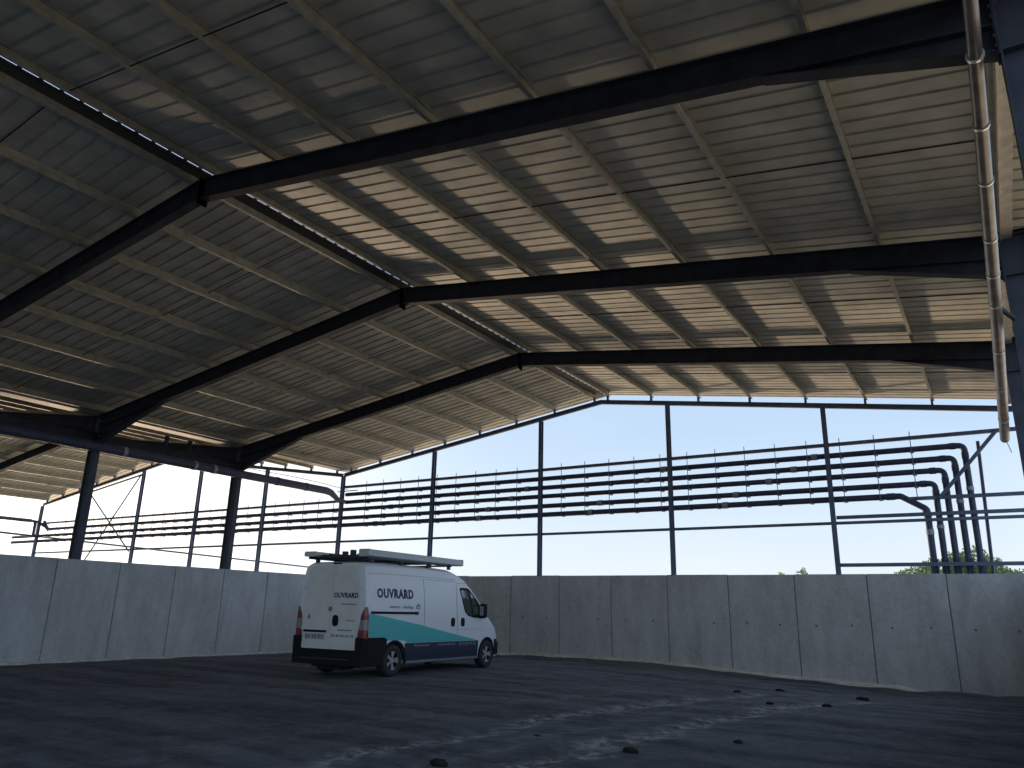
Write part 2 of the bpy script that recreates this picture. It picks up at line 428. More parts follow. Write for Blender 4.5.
# sag rods between purlins, half way along each bay
ys_bay = [(a+b)/2 for a, b in zip(FR+[D], (FR+[D])[1:])]
BN = ['in the rear bay', 'in the bay above the camera', 'in the nearest bay in front of the camera', 'in the bay between nearest and middle frame', 'in the gable bay']
BN = ['behind the camera', 'above the camera', 'between nearest and middle frame', 'between middle and furthest frame', 'between furthest frame and open gable']
for yb, nm in zip(ys_bay[1:], BN[1:]):
    for s in (1, -1):
        mb = MB(); z_ = lambda o: ZS - SL*o - .10
        mb.tube([(XR+s*.26, yb, z_(.26)), (XR+s*11.95, yb, z_(11.95))], .011, 6)
        tag(mb.build('sag_rod', 'steel'), f'thin dark sag rod under {"right" if s>0 else "left"} main slope {nm}', 'rod', 'sag rods under the roof')

# ------------------------------------------------------------------ open gable
def gz(x):                      # centre of the gable rafter
    r = XR if x > XV else XR-W
    return ZS - .30 - .075 - SL*abs(x-r) + (.0 if x > XV else 0)
for nm, r in (('main', XR), ('neighbouring left', XR-W)):
    g = empty('gable_rafter', f'thin dark pitched rafter closing the open gable of the {nm} shed', 'rafter', 'gable rafters', (r, D, 0))
    for s in (1, -1):
        mb = MB()
        mb.profile((0,0,gz(r)), (s*(W/2-.02),0,gz(r)-SL*(W/2-.02)), I_prof(.15,.10,.01,.008), (0,1,0), (0,0,1)); mb.build('rafter', 'post', g)
    for o in OFFS:
        for s in (1, -1):
            MB().box((s*o-.03, -.04, gz(r)-SL*o+.07), (s*o+.03, .05, gz(r)-SL*o+.255)).build('cleat', 'post', g)
posts = {i: XV+i*W/5 for i in range(-5, 5)}
posts[4] = -3.97
PL = {0: 'at the valley, behind the van', 1: 'first right of the valley', 2: 'second right of the valley, left of the ridge', 3: 'third right of the valley, right of the ridge', 4: 'right-most one before the pipe bends',
      -1: 'first left of the valley', -2: 'second left of the valley', -3: 'third left of the valley', -4: 'behind the thick valley column', -5: 'at the outer left corner'}
for i, x in posts.items():
    mb = MB(); top = gz(x)-.07 if i not in (0,) else gz(x)-.02
    mb.profile((x, D, .0 if i < 0 else HW-.01), (x, D, top), I_prof(.16,.12,.01,.008), (1,0,0), (0,1,0))
    if i >= 0:
        pass
    tag(mb.build('gable_post', 'post'), f'slate-blue gable post, {PL[i]}', 'post', 'gable posts')
tag(MB().profile((XR-W*1.5, 21.4, 0), (XR-W*1.5, 21.4, 6.9), I_prof(.2,.12,.01,.008), (0,1,0), (1,0,0)).build('eave_post', 'post'), 'slim eave post at the far left edge of the view', 'post')
# unseen ground under the neighbouring posts; slab edge shaped to cut the upward sun
mb = MB(); mb.box((XR-W*1.5-4, D-.5, -.3), (XV-.4, D+.5, -.002)); mb.box((XR-W*1.5-4, YB, -.3), (XV-.0, 22.2, -.002)); mb.box((XV-1.2, 22.2, -.3), (XV-.0, D-.5, -.002))
tag(mb.build('ground_outside', 'gravel'), kind='structure')
mb = MB(); mb.box((-13, D+.3, -.3), (8, 40, -.15))
tag(mb.build('ground_outside', 'gravel'), kind='structure')

# support rails and hangers carrying the pipes
def rail_h(name, x0, x1, z, h, label, cat='rail', grp=None, yo=.12, m='post', wid=.06):
    mb = MB(); mb.box((x0, D+yo-wid/2, z-h/2), (x1, D+yo+wid/2, z+h/2)); return tag(mb.build(name, m), label, cat, grp)
def hanger_row(name, label, x0, x1, ztop, zbot, xs, zend):
    r = empty(name, label, 'pipe support', None, (x0, D+.14, 0))
    MB().box((0, -.05, ztop-.05), (x1-x0, .05, ztop+.05)).build('beam', 'post', r)
    for x in xs:
        mb = MB(); xx = x-x0
        mb.tube([(xx, -.09, ztop+.17), (xx, -.09, zbot)], .012, 6)
        for z in zend: mb.box((xx-.05, -.10, z-.012), (xx+.05, .14, z+.012))
        mb.build('hanger', 'post', r)
PZ = [6.18, 5.85, 5.53, 5.18, 4.87]
hanger_row('pipe_hanger_rail', 'dark top beam with hanging rods that hold the five pipes right of the valley', XV-.05, XE-.1, 6.50, 4.80, [-1.73-.94*i for i in range(0, 23)], [z-.09 for z in PZ])
hanger_row('pipe_hanger_rail', 'dark top beam with hanging rods that hold the three pipes left of the valley', XR-W*1.5+.1, XV-.1, 5.90, 4.75, [XV-.5-.93*i for i in range(0, 26)], [z-.09 for z in PZ[2:]])
YP = D + .20
def pipe_path(pts, r_bend, r):
    """polyline with rounded corners in the plane y = YP"""
    out = [Vector(pts[0])]
    for i in range(1, len(pts)-1):
        p0, p, p1 = Vector(pts[i-1]), Vector(pts[i]), Vector(pts[i+1])
        a = (p0-p).normalized(); b = (p1-p).normalized(); ang = a.angle(b); d = r_bend/math.tan(ang/2)
        d = min(d, (p0-p).length*.49, (p1-p).length*.49)
        q0, q1 = p+a*d, p+b*d
        for k in range(7):
            t = k/6; out.append(q0*(1-t)**2 + p*2*t*(1-t) + q1*t*t)
    out.append(Vector(pts[-1])); return out
PX = [-.44, -.72, -1.00, -1.27, -1.54]
SUFF = ['top', 'second', 'third', 'fourth', 'bottom']
COUP = [[-9.17, -4.37], [-14.51, -9.78, -4.99], [-15.19, -5.76], [-16.23, -11.55, -6.81], [-16.63, -11.92, -7.17]]
for i, (z, xd) in enumerate(zip(PZ, PX)):
    x0 = XV+.05 if i < 2 else XR-W*1.5+(.75 if i == 2 else -3.2)
    r = .082 if i < 4 else .088
    p = empty('pipe', f'dark horizontal pipe along the open gable, {SUFF[i]} of the five, bending down at right', 'pipe', 'pipes along the gable', (0, YP, 0))
    if i < 4: pts = [(x0,0,z), (xd,0,z), (xd,0,2.2)]
    else: pts = [(x0,0,z), (xd-.62,0,z), (xd,0,z-.40), (xd,0,2.2)]
    if i == 2: pts = [(x0-.55,-.02,z+.5), (x0-.1,0,z+.02)] + pts[:][1:]
    MB().tube(pipe_path(pts, .16, r), r, 12).build('pipe_run', 'tube', p)
    # elbow sockets
    for e_ in (([(xd-.36,0,z), (xd-.2,0,z)], [(xd,0,z-.2), (xd,0,z-.36)]) if i < 4 else ([(xd-.98,0,z), (xd-.76,0,z)], [(xd-.03,0,z-.42), (xd,0,z-.62)])):
        MB().tube(e_, r*1.14, 12).build('elbow_socket', 'tube', p)
    for cx in COUP[i]:
        MB().tube([(cx-.09,0,z), (cx+.09,0,z)], r*1.2, 12).build('collar', 'collar', p)
    for xx in ([-20.3-i*.4] if i > 0 else []):
        MB().tube([(xx-.1,0,z), (xx+.1,0,z)], r*1.2, 12).build('collar', 'tube', p)
    for xx in (xd-.09, xd+.07): MB().box((xx, -.12, 2.5), (xx+.03, -.09, 3.12)).build('foot_bracket', 'tube', p)
    MB().tube([(xd,0,z-(1.15 if i<4 else .95)), (xd,0,z-(1.25 if i<4 else 1.1))], r*1.15, 10).build('clip', 'collar', p)
rail_h('thin_rail', XR-W*1.5, XE, 4.17, .085, 'thin horizontal rail running below the pipes along the whole gable')
rail_h('side_rail', -1.98, XE, 4.77, .10, 'short dark rail crossing the pipe bends, upper of three at right', grp='rails beside the pipe bends')
rail_h('side_rail', -3.9, XE, 4.33, .10, 'dark rail crossing the pipe bends, middle of three at right', grp='rails beside the pipe bends')
rail_h('side_rail', -3.9, XE, 2.97, .10, 'dark rail just above the concrete wall at the right end', grp='rails beside the pipe bends', yo=.0)
tag(MB().beam((.38, D+.06, 6.50), (-1.20, D+.06, 4.74), .09, .09, (0,1,0)).build('diagonal_brace', 'post'), 'dark diagonal brace in front of the pipe bends under the drain pipe end', 'brace')
tag(MB().tube([(-.10, D+.30, 6.28), (-.30, D+.30, -.15)], .045, 10).build('standpipe', 'tube'), 'slim upright pipe right of the five pipe bends', 'pipe')

# pipes and beams along the valley
v = empty('valley_duct', 'thick dark pipe along the valley columns that bends down onto the gable pipes', 'pipe', None, (XV+.36, 0, 0))
MB().tube([(0, YB, 6.13), (0, D-1.3, 6.13), (-.02, D-1.0, 6.09), (-.14, D-.5, 5.90), (-.22, D-.2, 5.86), (-.30, D+.2, 5.86)], [.15, .15, .135, .10, .09, .085], 14).build('duct_run', 'tube', v)
for yy in (5, 8.6, 12.1, 13.6, 16.2, 17.0, 19.9, 21.4):
    MB().tube([(0, yy, 6.13), (0, yy+.12, 6.13)], .165, 14).build('duct_clip', 'collar' if yy in (13.6, 17.0, 16.2) else 'tube', v)
b = empty('valley_beam', 'dark steel eaves beam joining the valley columns above the thick pipe', 'beam', None, (XV+.1, 0, 0))
MB().profile((0, YB, 6.47), (0, FR[-1], 6.47), I_prof(.30,.15,.012,.009), (1,0,0), (0,0,1)).build('beam', 'steel', b)
for yy in (15.2, 16.1): MB().box((-.06, yy, 6.6), (.06, yy+.1, 7.0)).build('stub', 'steel', b)
tag(MB().tube([(XV+.42, FR[-1]-3, 6.34), (XV+.42, 20.6, 6.42), (XV+.42, 22, 6.40), (XV+.40, D-.1, 6.33)], .012, 6).build('cable', 'cable'), 'thin cable strung above the thick valley pipe towards the gable', 'cable')
mb = MB(); mb.tube([(XV-.3, D+.02, 6.30), (XV+.9, D-.02, 6.30)], .02, 6)
tag(mb.build('bracket_rod', 'post'), 'short thin rod on the valley post at the end of the duct', 'rod')
# pipes at the outer left corner
e = empty('eave_duct', 'dark pipe along the outer left eave with a down bend at the corner', 'pipe', None, (XR-W*1.5, D, 0))
MB().tube([(.05, -8, 6.0), (.05, -.5, 6.0)], .10, 10).build('duct_run', 'tube', e)
MB().tube([(.05, -.5, 6.0), (.3, -.25, 5.95), (.55, .1, 5.7), (.8, .2, 5.56)], .075, 10).build('bend', 'tube', e)
MB().tube([(-.35, -.1, 6.0), (-.45, 0, 5.9), (-.45, .0, 5.25), (-.3, .1, 5.15), (.2, .2, 5.15)], .085, 10).build('drop', 'tube', e)
for k, (a, b_) in enumerate((((-43.4, 7.40), (-38.7, 4.05)), ((-38.65, 8.05), (-43.5, 2.75)))):
    tag(MB().tube([(a[0], D-.1-.04*k, a[1]), (b_[0], D-.1-.04*k, b_[1])], .035, 6).build('brace_rod', 'post'),
        ['thin brace rod falling to the right in the left gable', 'thin brace rod rising to the right in the left gable'][k], 'rod')
tag(MB().beam((-43.6, D-.05, 7.43), (-38.6, D-.05, 8.12), .08, .08, (0,1,0)).build('brace_strut', 'post'), 'thin strut just under the left gable rafter above the crossed rods', 'strut')
tag(MB().tube([(-48.49, 21.4, 5.20), (-48.49, 74, 3.85)], .055, 8).build('overhead_cable', 'cable'), 'dark cable running away beyond the left gable, sloping down to the right', 'cable')
tag(MB().tube([(-48.49, 74, -.2), (-48.49, 74, 4.2)], [.14, .10], 10).build('utility_pole', 'bark'), 'far wooden pole that carries the cable beyond the left gable', 'pole')

# ------------------------------------------------------------------ drain pipe along the right eave
d = empty('drain_pipe', 'long grey drain pipe hung under the right eave, open at its far end', 'pipe', None, (.42, 5, 0))
PP = [(5.2, 6.86), (6.53, 6.60), (7.9, 6.32), (10.1, 6.02), (12.2, 5.76), (15.2, 5.50), (18.75, 5.22)]
MB().tube([(0, y-5, z) for y, z in PP], [.058, .06, .066, .075, .08, .086, .09], 16).build('pipe_run', 'drain', d)
def pz(y):
    for (a, za), (b_, zb) in zip(PP, PP[1:]):
        if a <= y <= b_: return za+(zb-za)*(y-a)/(b_-a)
for y in (7.1, 8.0, 8.95, 10.13, 11.03, 11.9, 13.6, 15.4, 17.3):
    MB().tube([(0, y-5-.014, pz(y)), (0, y-5+.014, pz(y))], .076+.0018*(y-6), 16).build('clip', 'clip', d)
MB().tube([(0, 6.95, pz(12)), (.22, 7.6, pz(12)-.02)], .035, 6).build('bracket', 'steel', d)
MB().tube([(0, 13.7, 5.2), (.05, 13.75, 5.05), (.08, 13.78, 4.92)], .008, 6).build('wire', 'galva', d)
# eave purlin board seen between the right columns
for k in range(3, 5): pass
tag(MB().box((XE-.35, YB, 7.16), (XE-.19, D, 7.185)).box((XE-.355, YB, 7.12), (XE-.34, D, 7.24)).build('eave_board', 'trim'), 'pale flat eave strip above the right column heads', 'strip')

# ------------------------------------------------------------------ soil clods, trees
def clod(x, y, s, label):
    bm = bmesh.new(); bmesh.ops.create_icosphere(bm, subdivisions=3, radius=1)
    from mathutils import noise as mn
    for v_ in bm.verts:
        k = 1+.45*mn.noise(v_.co*1.7+Vector((x, y, 0)))+.2*mn.noise(v_.co*5+Vector((x, y, 0)))
        v_.co = Vector((v_.co.x*s*k*1.25, v_.co.y*s*k, max(v_.co.z, -.35)*s*.55*k))
    me = bpy.data.meshes.new('soil_clod'); bm.to_mesh(me); bm.free(); me.materials.append(M['clod'])
    for p in me.polygons: p.use_smooth = True
    o = bpy.data.objects.new('soil_clod', me); COL.objects.link(o); o.location = (x, y, floor_h(x, y)-.01 + .19*s)
    tag(o, label, 'clod', 'dark earth clods on the gravel')
CL = [(-5.19, 6.92, .075, 'dark earth clod at the bottom edge of the picture, nearest one'),
      (-3.94, 8.95, .07, 'dark earth clod between the two dusty wheel tracks, second nearest'),
      (-3.11, 10.4, .05, 'small dark clod on the right dusty track'),
      (-5.28, 9.1, .045, 'small dark clod on the left dusty track'),
      (-3.95, 15.3, .06, 'small dark clod further up the right track'),
      (-3.04, 15.75, .07, 'dark clod right of the far end of the tracks'),
      (-5.16, 17.4, .07, 'small dark clod at the far end of the left track'),
      (-4.69, 19.1, .08, 'dark clod nearest the concrete gable wall'),
      (-2.85, 18.5, .10, 'wide dark clod near the wall, farthest to the right')]
for c in CL: clod(*c)

def bush(name, label, cat, cx, cy, crowns, n, seed, lf=.07):
    rd = random.Random(seed); t = empty(name, label, cat, None, (cx, cy, -.15))
    mb = MB(); st = MB()
    for (dx, dy, z, rx, rz) in crowns:
        st.tube([(dx*.3, dy*.3, 0), (dx*.8, dy, z*.5), (dx, dy, z+.1)], [.06, .04, .015], 6)
        for k in range(n):
            while True:
                p = Vector((rd.uniform(-1,1), rd.uniform(-1,1), rd.uniform(-1,1)))
                if p.length < 1 and rd.random() < .25+.75*p.length: break
            c = Vector((dx+p.x*rx, dy+p.y*rx, z+.15+p.z*rz))
            a = Vector((rd.gauss(0,1), rd.gauss(0,1), rd.gauss(0,1))).normalized(); b_ = a.orthogonal().normalized(); l = lf*rd.uniform(.7,1.4)
            q = [c, c+a*l*.5+b_*l*.35, c+a*l*1.1, c+a*l*.5-b_*l*.35]
            nn = a.cross(b_)*.002
            mb.add([v_+nn for v_ in q]+[v_-nn for v_ in q], [(0,1,2,3),(7,6,5,4)])
    st.build('stems', 'bark', t); mb.build('foliage', 'leaf', t)
bush('bush', 'bright green leafy bush behind the wall at the pipe bends', 'bush', -1.1, 32,
     [(-1.6,0,2.95,.75,.42),(-.9,.1,3.15,.7,.5),(-.2,0,3.35,.55,.55),(.3,0,3.45,.55,.62),(.75,.1,3.2,.5,.55),(1.2,0,2.95,.6,.35)], 1000, 4, .085)
bush('sapling', 'small sapling tops peeping over the wall right of the ridge', 'sapling', -7.0, 32,
     [(.35,0,3.1,.22,.28),(-.45,0,3.0,.12,.25),(0,0,2.9,.2,.2)], 110, 8, .08)
bush('shrub', 'small green shrub top at the far right end of the wall', 'shrub', .9, 32,
     [(0,0,3.0,.55,.3),(.9,0,3.1,.6,.4)], 420, 5)

# ------------------------------------------------------------------ the van
KS = 1.04
VO = Vector((-12.20, 14.36, 0)); VA = math.atan2(.20, 4.18)
van = empty('delivery_van', 'white high-roof panel van with turquoise and navy stripe parked on the gravel', 'van', None, tuple(VO), VA)
van.scale = (KS, KS, KS)
# local frame: +y forward from the rear axle, +x to the right of the van, x = 0 is the right flank, centre at -1.025
CX = -1.025
def lerp(tab, t):
    if t <= tab[0][0]: return tab[0][1]
    for (a, va), (b_, vb) in zip(tab, tab[1:]):
        if t <= b_: return va+(vb-va)*(t-a)/(b_-a)
    return tab[-1][1]
ZTOP = [(-1.0,2.40),(-.9,2.44),(0,2.46),(1.6,2.46),(2.3,2.44),(2.7,2.36),(3.05,2.20),(3.45,1.93),(3.85,1.60),(4.15,1.36),(4.32,1.27),(4.6,1.12),(4.80,.96),(4.93,.74),(4.985,.5),(4.99,.3)]
WB = [(.2,1.0),(.5,1.02),(.9,1.025),(1.3,1.02),(1.7,.99),(2.0,.95),(2.2,.915),(2.6,.85)]
WF = [(-1.0,.955),(-.93,.99),(-.8,1.0),(3.2,1.0),(3.9,.985),(4.3,.96),(4.6,.90),(4.8,.82),(4.93,.72),(4.99,.62)]
def halfw(y, z):
    zt = lerp(ZTOP, y); w = lerp(WB, z)*lerp(WF, y)
    r = .17 if y < 3 else .17+.15*min(1, (y-3)/1.2)
    d = max(0, zt - z)
    if d < r:
        k = 1-d/r; w *= 1 - .30*(1-math.sqrt(max(0, 1-k*k*k)))
    return w
STY = [-1.0,-.97,-.9,-.7,-.45,-.2,.1,.4,.8,1.2,1.6,2.0,2.3,2.55,2.8,3.05,3.25,3.45,3.65,3.85,4.0,4.15,4.3,4.45,4.6,4.7,4.8,4.88,4.94,4.975,4.99]
def body_mesh():
    bm = bmesh.new(); rows = []
    for y in STY:
        zt = lerp(ZTOP, y); zb = .27; ring = []
        zs = [zb, .5, .75, 1.0, 1.25, 1.5, 1.75, 1.95, 2.1, 2.2, 2.28, 2.34, 2.39, 2.43, 2.45]
        zs = [zb+(zt-zb)*(z-zb)/(2.46-zb) for z in zs]
        half = [(halfw(y, z), z) for z in zs]
        wt = half[-1][0]
        half += [(wt*.75, zt-.003+.0), (wt*.4, zt), (0, zt+.004)]
        pts = [(CX+w, y, z) for w, z in half] + [(CX-w, y, z) for w, z in reversed(half[:-1])]
        rows.append([bm.verts.new(p) for p in pts])
    for a, b_ in zip(rows, rows[1:]):
        for i in range(len(a)-1): bm.faces.new((a[i], b_[i], b_[i+1], a[i+1]))
        bm.faces.new((a[-1], b_[-1], b_[0], a[0]))
    bm.faces.new(list(reversed(rows[0]))); bm.faces.new(rows[-1])
    bmesh.ops.recalc_face_normals(bm, faces=bm.faces)
    me = bpy.data.meshes.new('body'); bm.to_mesh(me); bm.free(); return me
def cyl_mesh(y, z, r, x0, x1):
    mb = MB(); mb.tube([(x0, y, z), (x1, y, z)], r, 32); me = bpy.data.meshes.new('cut'); me.from_pydata(mb.v, [], mb.f)
    bm = bmesh.new(); bm.from_mesh(me); bmesh.ops.remove_doubles(bm, verts=bm.verts, dist=1e-5); bmesh.ops.recalc_face_normals(bm, faces=bm.faces); bm.to_mesh(me); bm.free(); return me
def carve(me, cutters):
    o = bpy.data.objects.new('tmp', me); COL.objects.link(o); cs = []
    for c in cutters:
        co = bpy.data.objects.new('tmpc', c); COL.objects.link(co); cs.append(co)
        m = o.modifiers.new('b', 'BOOLEAN'); m.operation = 'DIFFERENCE'; m.object = co; m.solver = 'EXACT'
    bpy.context.view_layer.update()
    dg = bpy.context.evaluated_depsgraph_get(); out = bpy.data.meshes.new_from_object(o.evaluated_get(dg))
    for q in cs+[o]: bpy.data.objects.remove(q, do_unlink=True)
    return out
AX = [(0, .345), (4.035, .345)]
cuts = [cyl_mesh(y, .345, .39, x0, x1) for y, z in AX for x0, x1 in ((-.32, .4), (-2.5, -1.73))]
me = carve(body_mesh(), cuts)
me.materials.clear(); me.materials.append(M['van'])
for p in me.polygons: p.use_smooth = True
body = bpy.data.objects.new('body', me); COL.objects.link(body); body.parent = van
try:
    me.set_sharp_from_angle(angle=math.radians(35))
except Exception: pass

def side_x(y, z, left=False):
    w = halfw(y, z); return CX-w if left else CX+w
def patch(name, poly, m, parent, th=.006, surf='side', step=.16, left=False, smoothp=True):
    """a thin plate that follows the van's skin. poly in (along, z)"""
    bm = bmesh.new()
    pts = [Vector((a, b_, 0)) for a, b_ in poly]; vs = [bm.verts.new(p) for p in pts]
    for t in tessellate_polygon([pts]):
        try: bm.faces.new([vs[i] for i in t])
        except ValueError: pass
    return wrap(bm, name, m, parent, th, surf, step, left)
def wrap(bm, name, m, parent, th, surf, step, left=False):
    xs = [v_.co.x for v_ in bm.verts]; ys = [v_.co.y for v_ in bm.verts]
    def cuts_(ax, lo, hi):
        k = math.floor(lo/step)+1
        while k*step < hi:
            co = Vector((k*step, 0, 0)) if ax == 0 else Vector((0, k*step, 0)); no = Vector((1,0,0)) if ax == 0 else Vector((0,1,0))
            bmesh.ops.bisect_plane(bm, geom=bm.verts[:]+bm.edges[:]+bm.faces[:], plane_co=co, plane_no=no); k += 1
    cuts_(0, min(xs), max(xs)); cuts_(1, min(ys), max(ys))
    bmesh.ops.recalc_face_normals(bm, faces=bm.faces)
    r = bmesh.ops.extrude_face_region(bm, geom=bm.faces[:])
    top = {v_ for v_ in r['geom'] if isinstance(v_, bmesh.types.BMVert)}
    for v_ in bm.verts:
        a, z = v_.co.x, v_.co.y; o = th if v_ in top else -.012
        if surf == 'side':
            v_.co = Vector((side_x(a, z, left) + (-o if left else o), a, z))
        elif surf == 'rear':
            yy = -1.0
            v_.co = Vector((a, yy - o, z))
    bmesh.ops.recalc_face_normals(bm, faces=bm.faces)
    me = bpy.data.meshes.new(name); bm.to_mesh(me); bm.free(); me.materials.append(M[m] if isinstance(m, str) else m)
    o = bpy.data.objects.new(name, me); COL.objects.link(o); o.parent = parent; return o
def text_patch(name, txt, x0, x1, z0, z1, m, parent, th, surf='side', bold=0, flip=False):
    cu = bpy.data.curves.new('t', 'FONT'); cu.body = txt; cu.size = 1; cu.offset = bold; cu.resolution_u = 2; cu.space_character = 1.12
    o = bpy.data.objects.new('t', cu); COL.objects.link(o); bpy.context.view_layer.update()
    dg = bpy.context.evaluated_depsgraph_get(); me = bpy.data.meshes.new_from_object(o.evaluated_get(dg))
    bpy.data.objects.remove(o, do_unlink=True)
    bm = bmesh.new(); bm.from_mesh(me)
    ax = [v_.co.x for v_ in bm.verts]; az = [v_.co.y for v_ in bm.verts]; a0, a1, b0, b1 = min(ax), max(ax), min(az), max(az)
    for v_ in bm.verts:
        v_.co = Vector((x0+(v_.co.x-a0)/(a1-a0)*(x1-x0), z0+(v_.co.y-b0)/(b1-b0)*(z1-z0), 0))
    return wrap(bm, name, m, parent, th, surf, .4)
def rect(a0, b0, a1, b1): return [(a0,b0),(a1,b0),(a1,b1),(a0,b1)]
def rrect(a0, b0, a1, b1, r, n=4):
    out = []
    for cx, cy, s in ((a1-r,b1-r,0),(a0+r,b1-r,1),(a0+r,b0+r,2),(a1-r,b0+r,3)):
        for k in range(n+1):
            t = PI/2*(s+k/n); out.append((cx+r*math.cos(t), cy+r*math.sin(t)))
    return out
for lf in (False, True):
    patch('lower_band', rect(.38, .30, 3.56, .70), 'navy', body, .004, left=lf)
    # black sill bumper corner behind the rear wheel and arch trims
    patch('bumper_corner', [(-.985,.84),(-.985,.262),(-.44,.262),(-.43,.36),(-.40,.50),(-.34,.62),(-.30,.66),(-.30,.80),(-.40,.84)], 'black', van, .022, left=lf)
    for y, z in AX:
        pts = [(y+.385*math.cos(PI-PI*k/16), .345+.385*math.sin(PI-PI*k/16)) for k in range(17)]
        pts2 = [(y+.45*math.cos(PI*k/16), .345+.43*math.sin(PI*k/16)) for k in range(17)]
        patch('arch_trim', [(y-.385, .265)] + pts + [(y+.385, .265), (y+.45, .265)] + pts2 + [(y-.45, .265)], 'black', van, .014, left=lf)
        m3 = MB(); sx = -1 if lf else 1; x0_ = CX+sx*.70; x1_ = CX+sx*1.0; arc_ = [(y+.386*math.cos(PI*k/16), .345+.386*math.sin(PI*k/16)) for k in range(17)] + [(y-.386, .265), (y+.386, .265)]
        m3.add([(x0_, a, b_) for a, b_ in arc_] + [(x1_, a, b_) for a, b_ in arc_], [(k, k+1, k+20, k+19) for k in range(17)] + [tuple(range(19))]); m3.build('wheel_well', 'black', van)
    patch('front_bumper_side', [(4.50,.72),(4.50,.30),(4.9,.30),(4.93,.5),(4.90,.60),(4.75,.70)], 'black', van, .012, left=lf)
    patch('sill', rect(.46,.262,3.56,.315), 'grey', van, .02, left=lf)
patch('turquoise_band', [(-.90,.82),(-.42,.83),(-.31,.77),(.36,.765),(.44,.705),(3.22,.705),(3.42,.72),(2.2,.90),(.93,1.10),(-.93,1.345)], 'green', body, .005)
patch('sliding_rail', rect(-.87,1.335,.80,1.385), 'black', body, .018)
patch('rail_end', rect(.74,1.32,.84,1.395), 'navy', body, .024)
WIN = [(2.66,1.97),(2.75,2.005),(3.02,2.0),(3.14,1.96),(3.55,1.66),(3.86,1.38),(3.90,1.30),(3.80,1.25),(3.25,1.265),(3.02,1.31),(2.88,1.40),(2.79,1.60)]
fd = patch('front_door', [(2.62,.78),(3.42,.76),(3.62,.95),(3.96,1.12),(4.02,1.28),(3.62,1.66),(3.1,2.04),(2.98,2.08),(2.56,2.08),(2.52,1.6)], 'van', van, .003)
patch('window_frame', WIN, 'black', fd, .007)
patch('window_glass', [(2.70,1.94),(3.03,1.95),(3.14,1.60),(3.20,1.31),(3.03,1.35),(2.92,1.42),(2.83,1.60)], 'glass', fd, .010)
patch('window_glass', [(3.12,1.92),(3.50,1.63),(3.66,1.47),(3.55,1.36),(3.27,1.33),(3.22,1.60)], 'glass', fd, .010)
patch('door_handle', rrect(2.69,1.05,2.84,1.26,.06), 'black', fd, .022)
def line2(name, pts, parent, w=.009, left=False):
    pl = []; n = len(pts)
    up = []; dn = []
    for i, (a, b_) in enumerate(pts):
        j0, j1 = max(0, i-1), min(n-1, i+1); t = Vector((pts[j1][0]-pts[j0][0], pts[j1][1]-pts[j0][1], 0)).normalized()
        up.append((a-t.y*w/2, b_+t.x*w/2)); dn.append((a+t.y*w/2, b_-t.x*w/2))
    return patch(name, up+list(reversed(dn)), 'grey', parent, .0045, left=left)
line2('door_gap', [(2.54,.73),(2.50,1.6),(2.53,2.10),(3.0,2.12),(3.15,2.06),(3.6,1.70)], fd)
sd = patch('sliding_door', rect(1.12,.72,2.46,2.12), 'van', van, .002)
line2('door_gap', [(1.10,.72),(1.10,2.14),(2.48,2.14)], sd)
patch('door_handle', rrect(2.24,1.05,2.39,1.26,.06), 'black', sd, .022)
line2('roof_seam', [(-.93,2.19),(1.0,2.2),(2.5,2.19)], body, .008)
line2('panel_crease', [(-.90,1.02),(1.05,1.02)], body, .006); line2('panel_crease', [(2.5,.98),(3.9,.98)], body, .006)
text_patch('lettering', 'OUVRARD', -.68, .66, 1.67, 1.885, 'letter', body, .006, bold=.045)
text_patch('small_lettering', 'sanitaire - chauffage', -.23, .66, 1.44, 1.53, 'grey', body, .006)
patch('house_mark', [(.78,1.45),(.92,1.45),(.92,1.51),(.94,1.51),(.85,1.58),(.76,1.51),(.78,1.51)], 'grey', body, .006)
patch('house_mark_door', rect(.82,1.47,.88,1.51), 'van', body, .009)
for a, n_ in ((.75, 9), (1.72, 11)):            # two faint words and a row of digits, too blurred to read
    for k in range(n_):
        patch('small_mark', rect(a+k*.07, .615, a+k*.07+.045, .655+(.012 if k % 3 == 0 else 0)), 'grey', body, .008)
for g_ in range(5):
    for k in range(2):
        patch('digit_mark', rrect(2.62+g_*.17+k*.065, .60, 2.62+g_*.17+k*.065+.045, .675, .018, 2), 'grey', body, .008)
